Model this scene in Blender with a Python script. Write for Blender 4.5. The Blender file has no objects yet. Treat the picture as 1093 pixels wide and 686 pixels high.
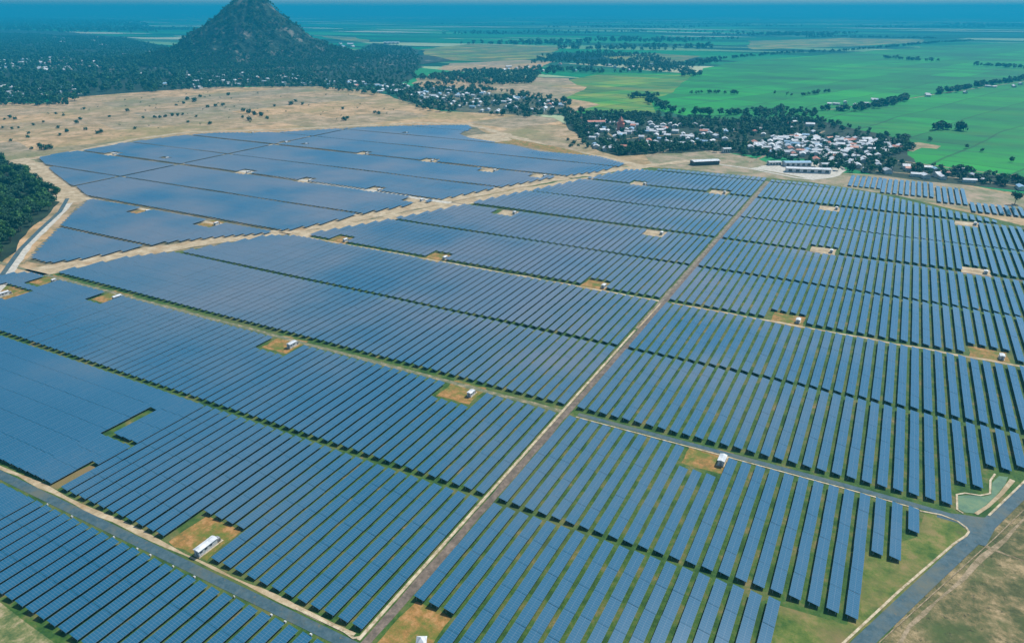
import bpy, math, random
from mathutils import noise, Vector
import numpy as np
R = random.Random(7)
# ---------------------------------------------------------------- camera, sky, sun
C = bpy.context.scene.collection
SC = bpy.context.scene
F, HY, H = 754.0, 10.0, 186.0
TH = math.atan((343-HY)/F); YAW = math.atan2(433.5, F*math.cos(TH)+333*math.sin(TH))
S = H/150.0
cd = bpy.data.cameras.new('camera'); cam = bpy.data.objects.new('camera', cd); C.objects.link(cam)
cam.location = (0, 0, H); cam.rotation_euler = (math.pi/2-TH, 0, YAW)
cd.lens = F/1093*36; cd.sensor_width = 36; cd.clip_start = 1; cd.clip_end = 90000
SC.camera = cam
SUN_AZ, SUN_EL = math.radians(24), math.radians(53)      # azimuth from +Y towards +X
w = bpy.data.worlds.new('World'); SC.world = w; w.use_nodes = True
nt = w.node_tree; bg = nt.nodes['Background']
sky = nt.nodes.new('ShaderNodeTexSky'); sky.sky_type = 'NISHITA'; sky.sun_disc = False
sky.sun_elevation = SUN_EL; sky.sun_rotation = SUN_AZ; sky.altitude = 100; sky.air_density = 1.0; sky.dust_density = 0.6; sky.ozone_density = 3.0
nt.links.new(sky.outputs[0], bg.inputs[0]); bg.inputs[1].default_value = 0.10
sd = bpy.data.lights.new('sun', 'SUN'); sd.energy = 3.9; sd.angle = math.radians(0.5); sd.color = (1, .95, .87)
sun = bpy.data.objects.new('sun', sd); C.objects.link(sun)
sun.rotation_euler = (math.pi/2-SUN_EL, 0, -SUN_AZ+math.pi)
sun.rotation_mode = 'QUATERNION'
dv = Vector((math.sin(SUN_AZ)*math.cos(SUN_EL), math.cos(SUN_AZ)*math.cos(SUN_EL), math.sin(SUN_EL)))
sun.rotation_quaternion = dv.to_track_quat('Z', 'Y')
SC.view_settings.view_transform = 'Standard'; SC.view_settings.look = 'None'
SC.view_settings.exposure = 0.48; SC.view_settings.gamma = 1.0; SC.view_settings.use_curve_mapping = False

# ---------------------------------------------------------------- survey helpers
cT, sT, cY, sY = math.cos(TH), math.sin(TH), math.cos(YAW), math.sin(YAW)
def G(x, y):
    "ground position (metres) of a place measured on the photograph"
    u, v = x-546.5, y-343.
    t = H/(v*cT+F*sT); r = u*t; f = (F*cT-v*sT)*t
    return (r*cY-f*sY, r*sY+f*cY)
def P(X, Y, Z=0.):
    r = X*cY+Y*sY; f = -X*sY+Y*cY; dn = H-Z; z = f*cT+dn*sT
    if z < 1: return None
    return (546.5+F*r/z, 343+F*(dn*cT-f*sT)/z, z)
def inview(X, Y, m=6):
    q = P(X, Y)
    return q is not None and -m < q[0] < 1093+m and -m < q[1] < 686+m
def tag(o, label=None, cat=None, group=None, kind=None):
    for k, v in (('label', label), ('category', cat), ('group', group), ('kind', kind)):
        if v: o[k] = v
    return o
def link(name, me, parent=None):
    o = bpy.data.objects.new(name, me); C.objects.link(o)
    if parent: o.parent = parent
    return o
def empty(name, loc, rz=0):
    o = bpy.data.objects.new(name, None); C.objects.link(o); o.location = loc; o.rotation_euler = (0, 0, rz)
    o.empty_display_size = .5
    return o

# ---------------------------------------------------------------- materials
def mat(name):
    m = bpy.data.materials.new(name); m.use_nodes = True
    n = m.node_tree; b = n.nodes['Principled BSDF']
    return m, n, b
def N(n, t, **k):
    x = n.nodes.new(t)
    for a, v in k.items():
        if a in x.inputs: x.inputs[a].default_value = v
        else: setattr(x, a, v)
    return x
def ramp(n, src, stops, squeeze=0):
    r = n.nodes.new('ShaderNodeValToRGB'); e = r.color_ramp.elements
    while len(e) < len(stops): e.new(.5)
    for i, (p, c) in enumerate(stops):
        if squeeze: p = .5+(p-.5)*squeeze
        e[i].position = p; e[i].color = (*c, 1)
    n.links.new(src, r.inputs[0]); return r
def noisy(name, stops, scale, rough=.9, detail=8, stretch=None, second=None, bump=0, nrough=.6, spec=.3):
    "colour from world-space noise; second = (scale, colour, low, high) overlays patches"
    m, n, b = mat(name)
    g = N(n, 'ShaderNodeNewGeometry'); vec = g.outputs['Position']
    if stretch:
        mp = N(n, 'ShaderNodeMapping'); mp.inputs['Rotation'].default_value = (0, 0, stretch[1]); mp.inputs['Scale'].default_value = (stretch[0], 1, 1)
        n.links.new(vec, mp.inputs[0]); vec = mp.outputs[0]
    t = N(n, 'ShaderNodeTexNoise'); t.inputs['Scale'].default_value = scale; t.inputs['Detail'].default_value = detail; t.inputs['Roughness'].default_value = nrough
    n.links.new(vec, t.inputs['Vector'])
    col = ramp(n, t.outputs['Fac'], stops, .5).outputs[0]
    if second:
        for sc, c2, lo, hi in second:
            t2 = N(n, 'ShaderNodeTexNoise'); t2.inputs['Scale'].default_value = sc; t2.inputs['Detail'].default_value = 7; t2.inputs['Roughness'].default_value = .65
            n.links.new(vec, t2.inputs['Vector'])
            mr = N(n, 'ShaderNodeMapRange'); mr.inputs[1].default_value = lo; mr.inputs[2].default_value = hi
            n.links.new(t2.outputs['Fac'], mr.inputs[0])
            mx = N(n, 'ShaderNodeMix', data_type='RGBA'); n.links.new(mr.outputs[0], mx.inputs[0]); n.links.new(col, mx.inputs[6]); mx.inputs[7].default_value = (*c2, 1)
            col = mx.outputs[2]
    n.links.new(col, b.inputs['Base Color']); b.inputs['Roughness'].default_value = rough
    b.inputs['Specular IOR Level'].default_value = spec
    if bump:
        bp = N(n, 'ShaderNodeBump'); bp.inputs['Strength'].default_value = .6; bp.inputs['Distance'].default_value = bump
        n.links.new(t.outputs['Fac'], bp.inputs['Height']); n.links.new(bp.outputs[0], b.inputs['Normal'])
    return m
M = {}
# far plain: a mosaic of long narrow paddies
m, n, b = mat('paddy_mosaic')
g = N(n, 'ShaderNodeNewGeometry'); mp = N(n, 'ShaderNodeMapping'); mp.inputs['Rotation'].default_value = (0, 0, -.62); mp.inputs['Scale'].default_value = (.0009, .0034, 1)
n.links.new(g.outputs['Position'], mp.inputs[0])
v = N(n, 'ShaderNodeTexVoronoi', distance='CHEBYCHEV'); v.inputs['Scale'].default_value = 1; v.inputs['Randomness'].default_value = .7
n.links.new(mp.outputs[0], v.inputs['Vector'])
sp = N(n, 'ShaderNodeSeparateColor'); n.links.new(v.outputs['Color'], sp.inputs[0])
cr = ramp(n, sp.outputs[0], [(0, (.002, .03, .03)), (.2, (.008, .20, .07)), (.4, (.003, .04, .035)), (.6, (.03, .27, .09)), (.75, (.006, .08, .05)), (.88, (.18, .34, .15)), (1, (.42, .44, .28))])
v2 = N(n, 'ShaderNodeTexNoise'); v2.inputs['Scale'].default_value = .02; v2.inputs['Detail'].default_value = 6; n.links.new(g.outputs['Position'], v2.inputs['Vector'])
mx = N(n, 'ShaderNodeMix', data_type='RGBA', blend_type='OVERLAY'); mx.inputs[0].default_value = .35
n.links.new(cr.outputs[0], mx.inputs[6]); n.links.new(v2.outputs['Fac'], mx.inputs[7]); n.links.new(mx.outputs[2], b.inputs['Base Color'])
b.inputs['Roughness'].default_value = .95; b.inputs['Specular IOR Level'].default_value = .1
M['plain'] = m
M['dry'] = noisy('dry_pasture', [(.3, (.20, .17, .09)), (.5, (.32, .255, .155)), (.7, (.41, .33, .22))], .03, second=[(.008, (.20, .20, .09), .48, .66), (.10, (.10, .12, .05), .54, .68), (.03, (.42, .34, .24), .6, .7)], nrough=.7)
M['rice'] = noisy('rice_field_green', [(.3, (.001, .15, .035)), (.5, (.002, .225, .04)), (.72, (.010, .28, .03))], .006, stretch=(.35, -.6), second=[(.004, (.04, .20, .035), .56, .75), (.03, (.004, .10, .05), .5, .75)])
M['lime'] = noisy('ripening_field', [(.3, (.03, .18, .03)), (.5, (.10, .22, .03)), (.72, (.18, .24, .05))], .012, stretch=(.35, -.6), second=[(.02, (.03, .24, .06), .5, .7)])
M['sallow'] = noisy('sallow_field', [(.3, (.06, .16, .06)), (.6, (.15, .20, .07)), (.75, (.22, .20, .10))], .01)
M['farm'] = noisy('farm_grass', [(.32, (.018, .065, .010)), (.5, (.045, .110, .016)), (.68, (.11, .125, .035)), (.9, (.24, .17, .08))], .09, second=[(.012, (.13, .13, .05), .52, .8)], nrough=.75)
M['verge'] = noisy('verge_grass', [(.25, (.035, .09, .012)), (.5, (.10, .145, .025)), (.8, (.24, .19, .07))], .10, second=[(.03, (.19, .14, .06), .45, .65)], nrough=.75, bump=.4)
M['scrub'] = noisy('scrub_field', [(.2, (.03, .045, .015)), (.42, (.08, .09, .032)), (.58, (.19, .155, .07)), (.8, (.42, .31, .17))], .07, second=[(.02, (.06, .095, .025), .5, .62), (.35, (.035, .04, .015), .58, .68)], nrough=.8, bump=.6)
M['scrubtrack'] = noisy('worn_track', [(.3, (.14, .12, .06)), (.5, (.24, .19, .11)), (.7, (.36, .28, .18))], .3, nrough=.8)
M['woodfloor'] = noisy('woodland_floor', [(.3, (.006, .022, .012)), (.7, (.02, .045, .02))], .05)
M['clay'] = noisy('bare_clay', [(.3, (.16, .12, .03)), (.5, (.30, .16, .045)), (.7, (.42, .23, .09))], .2, second=[(.12, (.11, .14, .02), .45, .6)], nrough=.8, bump=.4)
M['tan'] = noisy('dirt_road_tan', [(.3, (.30, .23, .13)), (.55, (.43, .34, .21)), (.75, (.52, .44, .30))], .11, nrough=.75, second=[(.05, (.33, .21, .10), .55, .72)])
M['palegravel'] = noisy('pale_gravel', [(.3, (.38, .36, .30)), (.7, (.55, .52, .44))], .3)
M['track'] = noisy('gravel_track', [(.3, (.10, .085, .065)), (.6, (.17, .135, .105)), (.75, (.23, .18, .14))], .3, nrough=.75)
M['pathpink'] = noisy('worn_path', [(.3, (.11, .11, .07)), (.5, (.19, .165, .12)), (.7, (.30, .25, .18))], .2, nrough=.75)
M['asphalt'] = noisy('asphalt', [(.3, (.032, .078, .098)), (.7, (.065, .118, .140))], .35, rough=.8, nrough=.75, second=[(.06, (.10, .12, .10), .5, .66), (.5, (.12, .12, .09), .6, .7)])
M['concrete'] = noisy('concrete_kerb', [(.3, (.26, .21, .12)), (.5, (.46, .38, .25)), (.75, (.60, .52, .37))], .3, nrough=.75)
M['water'] = noisy('pond_water', [(.3, (.03, .11, .055)), (.5, (.055, .15, .07)), (.7, (.09, .17, .07))], .15, rough=.6, spec=.3, nrough=.75)
M['whitewall'] = noisy('white_wall', [(.3, (.42, .43, .42)), (.5, (.58, .59, .57)), (.7, (.68, .68, .66))], .8, nrough=.8)
M['greymetal'] = noisy('grey_metal', [(.3, (.25, .26, .27)), (.7, (.34, .35, .36))], 2, rough=.5)
M['darkmetal'] = noisy('dark_metal', [(.3, (.05, .055, .06)), (.7, (.08, .085, .09))], 2, rough=.5)
M['steel'] = noisy('galvanised_steel', [(.3, (.28, .29, .30)), (.7, (.42, .43, .44))], 3, rough=.45)
M['bark'] = noisy('bark', [(.3, (.06, .045, .03)), (.7, (.14, .10, .07))], 2)
def leafmat(name, a, bb, c):
    m, n, b = mat(name)
    oi = N(n, 'ShaderNodeObjectInfo'); g = N(n, 'ShaderNodeNewGeometry')
    t = N(n, 'ShaderNodeTexNoise'); t.inputs['Scale'].default_value = .25; t.inputs['Detail'].default_value = 5; n.links.new(g.outputs['Position'], t.inputs['Vector'])
    ri = N(n, 'ShaderNodeMath', operation='MULTIPLY_ADD'); ri.inputs[1].default_value = .35; n.links.new(g.outputs['Random Per Island'], ri.inputs[0]); n.links.new(t.outputs['Fac'], ri.inputs[2])
    sb = N(n, 'ShaderNodeMath', operation='SUBTRACT'); sb.inputs[1].default_value = .17; n.links.new(ri.outputs[0], sb.inputs[0])
    cr = ramp(n, sb.outputs[0], [(.25, a), (.5, bb), (.78, c)])
    n.links.new(cr.outputs[0], b.inputs['Base Color']); b.inputs['Roughness'].default_value = .8; b.inputs['Specular IOR Level'].default_value = .2
    return m
M['leaf'] = leafmat('leaf_dark', (.008, .042, .026), (.02, .08, .04), (.055, .13, .05))
M['leaf2'] = leafmat('leaf_bright', (.012, .065, .022), (.03, .115, .03), (.075, .17, .04))
M['leafmix'] = leafmat('leaf_mixed', (.008, .046, .032), (.026, .10, .048), (.085, .18, .06))
def roofmat(name, a, c):
    return noisy(name, [(.3, a), (.7, c)], .35, rough=.6)
M['roof_white'] = roofmat('white_sheet_roof', (.44, .48, .50), (.68, .70, .70))
M['roof_grey'] = roofmat('grey_sheet_roof', (.30, .34, .37), (.48, .52, .54))
M['roof_blue'] = roofmat('blue_sheet_roof', (.16, .32, .45), (.28, .45, .58))
M['roof_red'] = roofmat('red_tile_roof', (.42, .15, .10), (.58, .26, .18))
M['housewall'] = noisy('house_plaster', [(.3, (.42, .43, .38)), (.7, (.62, .62, .56))], .3)
M['redpaint'] = noisy('red_plaster', [(.3, (.50, .14, .10)), (.7, (.62, .22, .15))], .5)
# photovoltaic glass: local x runs up the slope, local y along the row
m, n, b = mat('solar_module')
tc = N(n, 'ShaderNodeUVMap'); sx = N(n, 'ShaderNodeSeparateXYZ'); n.links.new(tc.outputs[0], sx.inputs[0])
def lines(src, period, width, off=0.):
    a = N(n, 'ShaderNodeMath', operation='ADD'); a.inputs[1].default_value = off; n.links.new(src, a.inputs[0])
    d = N(n, 'ShaderNodeMath', operation='DIVIDE'); d.inputs[1].default_value = period; n.links.new(a.outputs[0], d.inputs[0])
    f = N(n, 'ShaderNodeMath', operation='FRACT'); n.links.new(d.outputs[0], f.inputs[0])
    p = N(n, 'ShaderNodeMath', operation='PINGPONG'); p.inputs[1].default_value = .5; n.links.new(f.outputs[0], p.inputs[0])
    l = N(n, 'ShaderNodeMath', operation='LESS_THAN'); l.inputs[1].default_value = width/period/2; n.links.new(p.outputs[0], l.inputs[0])
    return l.outputs[0]
lx = lines(sx.outputs[0], 1.0, .07); ly = lines(sx.outputs[1], 1.65, .06)
mxl = N(n, 'ShaderNodeMath', operation='MAXIMUM'); n.links.new(lx, mxl.inputs[0]); n.links.new(ly, mxl.inputs[1])
g = N(n, 'ShaderNodeNewGeometry')
t = N(n, 'ShaderNodeTexNoise'); t.inputs['Scale'].default_value = .011; t.inputs['Detail'].default_value = 5; n.links.new(g.outputs['Position'], t.inputs['Vector'])
fl = N(n, 'ShaderNodeVectorMath', operation='FLOOR'); n.links.new(tc.outputs[0], fl.inputs[0])
ad = N(n, 'ShaderNodeVectorMath', operation='ADD'); n.links.new(fl.outputs[0], ad.inputs[0])
oi = N(n, 'ShaderNodeObjectInfo'); n.links.new(oi.outputs['Location'], ad.inputs[1])
wn = N(n, 'ShaderNodeTexWhiteNoise', noise_dimensions='3D'); n.links.new(ad.outputs[0], wn.inputs['Vector'])
mm = N(n, 'ShaderNodeMath', operation='MULTIPLY_ADD'); mm.inputs[1].default_value = .07; n.links.new(wn.outputs[0], mm.inputs[0]); n.links.new(t.outputs['Fac'], mm.inputs[2])
def mr(src, a, b_):
    q = N(n, 'ShaderNodeMapRange', interpolation_type='SMOOTHSTEP'); q.inputs[1].default_value = a; q.inputs[2].default_value = b_; n.links.new(src, q.inputs[0]); return q.outputs[0]
def mth(op, a, b_):
    q = N(n, 'ShaderNodeMath', operation=op)
    if op == 'MULTIPLY_ADD': q.inputs[2].default_value = .42
    for i_, z_ in enumerate((a, b_)):
        if isinstance(z_, (int, float)): q.inputs[i_].default_value = z_
        else: n.links.new(z_, q.inputs[i_])
    return q.outputs[0]
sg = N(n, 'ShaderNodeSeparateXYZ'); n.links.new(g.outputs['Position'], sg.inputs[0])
painted_sheen = mth('MULTIPLY', mr(sg.outputs[1], 100, 400), mr(sg.outputs[0], 90, -130))  # sky sheen painted into the panel colour: greyer farther back and leftward
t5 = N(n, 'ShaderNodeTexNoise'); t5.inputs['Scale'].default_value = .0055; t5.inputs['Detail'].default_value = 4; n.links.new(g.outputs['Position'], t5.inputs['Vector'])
painted_sheen = mth('MULTIPLY', painted_sheen, mth('MULTIPLY_ADD', mr(t5.outputs['Fac'], .36, .56), .55))
lev = mth('ADD', mth('MULTIPLY', painted_sheen, .24), mth('MULTIPLY', mm.outputs[0], .5))
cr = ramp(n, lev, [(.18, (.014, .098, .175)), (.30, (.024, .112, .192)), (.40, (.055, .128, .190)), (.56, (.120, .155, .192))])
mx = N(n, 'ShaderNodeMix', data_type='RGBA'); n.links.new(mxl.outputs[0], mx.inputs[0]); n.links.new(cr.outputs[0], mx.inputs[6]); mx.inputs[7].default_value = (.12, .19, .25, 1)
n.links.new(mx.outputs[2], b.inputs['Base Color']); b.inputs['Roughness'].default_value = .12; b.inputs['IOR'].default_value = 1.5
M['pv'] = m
M['backsheet'] = noisy('panel_backsheet', [(.3, (.10, .11, .12)), (.7, (.14, .15, .16))], 1, rough=.7)

a_, c_ = G(730, 74), G(1038, 45); PANG = math.atan2(c_[1]-a_[1], c_[0]-a_[0])
for key, bw, bh, lo, hi in (('rice', 420, 95, .68, 1.12), ('lime', 200, 60, .7, 1.3), ('dry', 240, 110, .86, 1.12), ('sallow', 300, 70, .7, 1.3)):
    n = M[key].node_tree; b = n.nodes['Principled BSDF']; src = b.inputs['Base Color'].links[0].from_socket
    g = N(n, 'ShaderNodeNewGeometry'); mp = N(n, 'ShaderNodeMapping'); mp.inputs['Rotation'].default_value = (0, 0, -PANG)
    wv_ = N(n, 'ShaderNodeTexNoise'); wv_.inputs['Scale'].default_value = .004; n.links.new(g.outputs['Position'], wv_.inputs['Vector'])
    sc_ = N(n, 'ShaderNodeVectorMath', operation='SCALE'); sc_.inputs['Scale'].default_value = 40; n.links.new(wv_.outputs['Color'], sc_.inputs[0])
    ad = N(n, 'ShaderNodeVectorMath', operation='ADD'); n.links.new(g.outputs['Position'], ad.inputs[0]); n.links.new(sc_.outputs[0], ad.inputs[1])
    n.links.new(ad.outputs[0], mp.inputs[0])
    bt = N(n, 'ShaderNodeTexBrick'); bt.offset = .37; bt.inputs['Color1'].default_value = (lo,)*3+(1,); bt.inputs['Color2'].default_value = (hi*1.25, hi, lo, 1); bt.inputs['Mortar'].default_value = (lo*.7,)*3+(1,)
    bt.inputs['Scale'].default_value = 1; bt.inputs['Mortar Size'].default_value = 2.5 if key != 'dry' else .01; bt.inputs['Mortar Smooth'].default_value = .4; bt.inputs['Brick Width'].default_value = bw; bt.inputs['Row Height'].default_value = bh
    n.links.new(mp.outputs[0], bt.inputs['Vector'])
    mu = N(n, 'ShaderNodeMix', data_type='RGBA', blend_type='MULTIPLY'); mu.inputs[0].default_value = 1
    n.links.new(src, mu.inputs[6]); n.links.new(bt.outputs['Color'], mu.inputs[7]); n.links.new(mu.outputs[2], b.inputs['Base Color'])

# ---------------------------------------------------------------- mesh helpers
class MB:
    def __init__(s): s.v = []; s.f = []; s.m = []; s.uv = None
    def quad(s, pts, mi=0):
        k = len(s.v); s.v += [tuple(p) for p in pts]; s.f.append(tuple(range(k, k+len(pts)))); s.m.append(mi)
    def box(s, x0, x1, y0, y1, z0, z1, mi=0):
        k = len(s.v)
        s.v += [(x, y, z) for z in (z0, z1) for y in (y0, y1) for x in (x0, x1)]
        for f in ((0, 2, 3, 1), (4, 5, 7, 6), (0, 1, 5, 4), (2, 6, 7, 3), (0, 4, 6, 2), (1, 3, 7, 5)):
            s.f.append(tuple(k+i for i in f)); s.m.append(mi)
    def cyl(s, x, y, z0, z1, r0, r1, n=8, mi=0):
        k = len(s.v)
        for z, r in ((z0, r0), (z1, r1)):
            for i in range(n): a = 2*math.pi*i/n; s.v.append((x+r*math.cos(a), y+r*math.sin(a), z))
        for i in range(n): j = (i+1) % n; s.f.append((k+i, k+j, k+n+j, k+n+i)); s.m.append(mi)
        s.f.append(tuple(k+n+i for i in range(n))); s.m.append(mi)
        s.f.append(tuple(k+i for i in reversed(range(n)))); s.m.append(mi)
    def mesh(s, name, mats):
        me = bpy.data.meshes.new(name); me.from_pydata(s.v, [], s.f)
        for mm_ in mats: me.materials.append(mm_)
        if len(mats) > 1: me.polygons.foreach_set('material_index', s.m)
        me.update(); return me
def add_mesh(me, dst, M4):
    "append a mesh's data (moved by M4) to an MB"
    k = len(dst.v)
    for v_ in me.vertices: dst.v.append(tuple(M4 @ v_.co))
    for p_ in me.polygons: dst.f.append(tuple(k+i for i in p_.vertices)); dst.m.append(p_.material_index)

# ---------------------------------------------------------------- ground sheets
def rough_edge(pts, amp, step):
    out = []
    for i, a in enumerate(pts):
        c = pts[(i+1) % len(pts)]; L = math.dist(a, c); k = max(1, min(60, int(L/step)))
        nx, ny = -(c[1]-a[1])/max(L, 1e-6), (c[0]-a[0])/max(L, 1e-6)
        for j in range(k):
            t = j/k; x, y = a[0]+(c[0]-a[0])*t, a[1]+(c[1]-a[1])*t
            d = amp*noise.noise(Vector((x/step*.7, y/step*.7, 3.3)))*1.6
            out.append((x+nx*d, y+ny*d))
    return out
from mathutils.geometry import tessellate_polygon
def sheet(name, pts, z, m, amp=0, step=20, px=True, kind='structure'):
    g_ = [G(*p) for p in pts] if px else [(p[0], p[1]) for p in pts]
    if amp: g_ = rough_edge(g_, amp, step)
    tris = tessellate_polygon([[Vector((x, y, 0)) for x, y in g_]])
    me = bpy.data.meshes.new(name); fs = []
    for t in tris:
        a, b_, c = (g_[i] for i in t)
        if (b_[0]-a[0])*(c[1]-a[1])-(b_[1]-a[1])*(c[0]-a[0]) < 0: t = t[::-1]
        fs.append(tuple(t))
    me.from_pydata([(x, y, z) for x, y in g_], [], fs); me.materials.append(m); me.update()
    o = link(name, me); tag(o, kind=kind); return o
def ribbon(name, pts, width, z, m, px=True, amp=0, thick=0, kind='structure'):
    g_ = [G(*p) for p in pts] if px else [(p[0], p[1]) for p in pts]
    fine = []
    for a, c in zip(g_, g_[1:]):
        k = max(1, int(math.dist(a, c)/8))
        fine += [(a[0]+(c[0]-a[0])*i/k, a[1]+(c[1]-a[1])*i/k) for i in range(k)]
    fine.append(g_[-1])
    mb = MB(); rail = []
    for i, p in enumerate(fine):
        a = fine[max(0, i-1)]; c = fine[min(len(fine)-1, i+1)]; L = math.dist(a, c)
        nx, ny = -(c[1]-a[1])/L, (c[0]-a[0])/L
        j1 = amp*noise.noise(Vector((p[0]*.06, p[1]*.06, 1))); j2 = amp*noise.noise(Vector((p[0]*.06, p[1]*.06, 9)))
        rail.append(((p[0]+nx*(width/2+j1), p[1]+ny*(width/2+j1)), (p[0]-nx*(width/2+j2), p[1]-ny*(width/2+j2))))
    for (l0, r0), (l1, r1) in zip(rail, rail[1:]):
        mb.quad([(*r0, z), (*r1, z), (*l1, z), (*l0, z)])
        if thick:
            mb.quad([(*l0, z), (*l1, z), (*l1, z-thick), (*l0, z-thick)]); mb.quad([(*r0, z-thick), (*r1, z-thick), (*r1, z), (*r0, z)])
    o = link(name, mb.mesh(name, [m])); tag(o, kind=kind); return o
U = lambda x, y: (x*S, y*S)      # surveyed grid units to metres
BIG = 34000
mb = MB(); K = 24
for i in range(K):
    for j in range(K):
        f = lambda q: -BIG+2*BIG*q/K
        mb.quad([(f(i), f(j), 0), (f(i+1), f(j), 0), (f(i+1), f(j+1), 0), (f(i), f(j+1), 0)])
tag(link('ground', mb.mesh('ground', [M['plain']])), kind='structure')
# near scrub, dry pasture, fields
sheet('dry_field', [U(-260, -60), U(420, -60), U(420, 640), U(190, 600), U(60, 300), U(-60, 100)], .03, M['scrub'], 4, 30, px=False)
sheet('pasture', [(-260, 130), (-120, 106), (40, 111), (95, 99), (160, 96), (235, 93), (330, 92), (400, 97), (432, 108), (470, 119), (540, 121), (592, 126), (610, 136), (650, 160), (700, 165), (800, 172), (900, 184), (990, 190), (1060, 203), (1140, 215), (1180, 245), (1100, 300), (600, 340), (0, 420), (-400, 420)], .04, M['dry'], 14, 60)
sheet('field', [(590, 92), (640, 78), (735, 79), (780, 66), (860, 60), (1005, 49), (1150, 44), (1420, 60), (1420, 230), (1180, 205), (1060, 192), (960, 178), (870, 150), (700, 118), (610, 122)], .06, M['rice'], 25, 120)
sheet('field', [(598, 86), (640, 80), (738, 80), (727, 92), (702, 106), (700, 120), (620, 118), (604, 108)], .10, M['lime'], 18, 80)
sheet('field', [(450, 53), (500, 47), (600, 50), (585, 62), (520, 66), (455, 64)], .08, M['sallow'], 25, 120)
sheet('field', [(640, 60), (700, 57), (745, 60), (730, 67), (660, 67)], .08, M['sallow'], 25, 120)
sheet('field', [(335, 38), (380, 40), (400, 46), (370, 44)], .08, M['sallow'], 25, 120)
sheet('field', [(800, 44), (900, 41), (985, 42), (990, 45), (900, 50), (800, 53)], .08, M['sallow'], 25, 120)
sheet('bare_ground', [(440, 84), (470, 78), (520, 83), (560, 82), (605, 84), (625, 96), (600, 106), (560, 104), (480, 101), (445, 92)], .12, M['dry'], 18, 60)
sheet('bare_ground', [(480, 68), (560, 64), (590, 66), (575, 74), (500, 77), (465, 74)], .11, M['dry'], 18, 60)
sheet('bare_ground', [(560, 108), (600, 104), (640, 112), (610, 120), (560, 120)], .13, M['dry'], 10, 50)
sheet('bare_ground', [(964, 154), (980, 152), (1003, 156), (1000, 159), (985, 158), (975, 162), (962, 161)], .14, M['dry'], 3, 20)
sheet('bare_ground', [(690, 162), (730, 155), (800, 168), (850, 182), (1000, 192), (1100, 212), (1130, 230), (1093, 234), (900, 200), (700, 178)], .09, noisy('rough_margin', [(.3, (.13, .15, .06)), (.5, (.24, .21, .12)), (.7, (.36, .27, .18))], .04, nrough=.75), 6, 40)
# the farm's own grass platforms
sheet('farm_ground', [U(-560, 40), U(-100, 40), U(-60, 60), U(-6, 60), U(2, 125), U(20, 157), U(44, 219), U(62, 258), U(100, 340), U(190, 520), U(190, 640), U(100, 640), U(15, 700), U(-60, 722), U(-195, 722), U(-240, 712), U(-275, 615), U(-335, 450), U(-375, 362), U(-415, 296), U(-446, 234), U(-470, 200)], .12, M['farm'], 1.5, 15, px=False)
OUT_UL = [(52, 284), (30, 279), (22, 283), (60, 245), (75, 229), (85, 218), (95, 212), (80, 200), (73, 198), (50, 182), (37, 170), (60, 164), (91, 160), (130, 153), (160, 149), (200, 144), (229, 142), (300, 141), (350, 138), (380, 136), (440, 134), (505, 133), (512, 138), (531, 150), (548, 154), (577, 161), (639, 166), (672, 175), (640, 185), (560, 199), (430, 228), (350, 243), (285, 254), (200, 266), (120, 279)]
sheet('farm_ground', OUT_UL, .12, noisy('farm_soil', [(.3, (.09, .10, .045)), (.5, (.17, .15, .085)), (.72, (.30, .24, .15))], .05, nrough=.75), 1.5, 15)
sheet('verge', [U(-4, 40), U(-4, 164), U(14, 165), U(16, 196), U(30, 212), U(33, 228), U(44, 226), U(46, 219), U(14, 157), U(-20, 90), U(-20, 40)], .15, M['verge'], 1.2, 12, px=False)
sheet('verge', [(-60, 628), (0, 640), (32, 662), (60, 686), (110, 730), (-60, 800)], .15, noisy('field_corner', [(.3, (.05, .10, .03)), (.5, (.15, .17, .06)), (.7, (.36, .29, .17))], .09, nrough=.8), 1.2, 12)
ribbon('verge', [(292, 257), (345, 247), (395, 237), (445, 227), (500, 215.5), (570, 201), (630, 190.5), (690, 182)], 17, .16, M['tan'], amp=5)
# roads
def gr(name, pts, wd, z, m, **k): return ribbon(name, [U(*p) for p in pts], wd, z, m, px=False, **k)
gr('path', [(-95.6, 90), (-95.6, 231), (-95, 300), (-94.4, 440), (-93.5, 560), (-92, 664), (-92, 716)], 3.4, .17, M['track'], amp=.8)
gr('path', [(-96, 322), (-95.8, 440), (-95.6, 560), (-95.6, 706)], 5.2, .165, M['pathpink'], amp=.8)
gr('concrete_drain', [(-98.0, 100.5), (-97.6, 231), (-97.2, 320)], 1.25, .32, M['concrete'], thick=.2)
gr('concrete_drain', [(-96.6, 323), (-96.2, 360)], 1.0, .32, M['tan'], thick=.2)

gr('road', [(-560, 98.3), (-97, 98.3), (-93, 98)], 4.0, .18, M['asphalt'])
gr('verge', [(-560, 101.3), (-100, 101.3)], 2.0, .15, M['tan'], amp=1.2)
gr('road_kerb', [(-120, 101.0), (-103, 101.0), (-99.5, 100.4), (-98.2, 101.4)], .9, .31, M['concrete'], thick=.2)
gr('road', [(-97, 99), (-95.5, 96), (-94, 60)], 5, .185, M['asphalt'])
gr('path', [(-560, 229.3), (-98, 229.6)], 3.2, .17, noisy('green_track', [(.3, (.10, .13, .06)), (.55, (.17, .17, .10)), (.75, (.36, .28, .17))], .2, nrough=.75), amp=.8)
gr('road', [(-91, 230.6), (-40, 230.4), (8, 230.2), (30, 229.5), (40, 229), (50, 227.2)], 3.0, .18, M['asphalt'])
gr('road_kerb', [(-91, 228.2), (-40, 228.4), (10, 228.2), (31, 227.6)], .7, .31, M['concrete'], thick=.2)
sheet('road', [(1000, 546), (1000, 552), (1022, 558), (1033, 566), (1030, 577), (1052, 583), (1068, 553), (1047, 552), (1025, 549)], .182, M['asphalt'])
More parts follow.
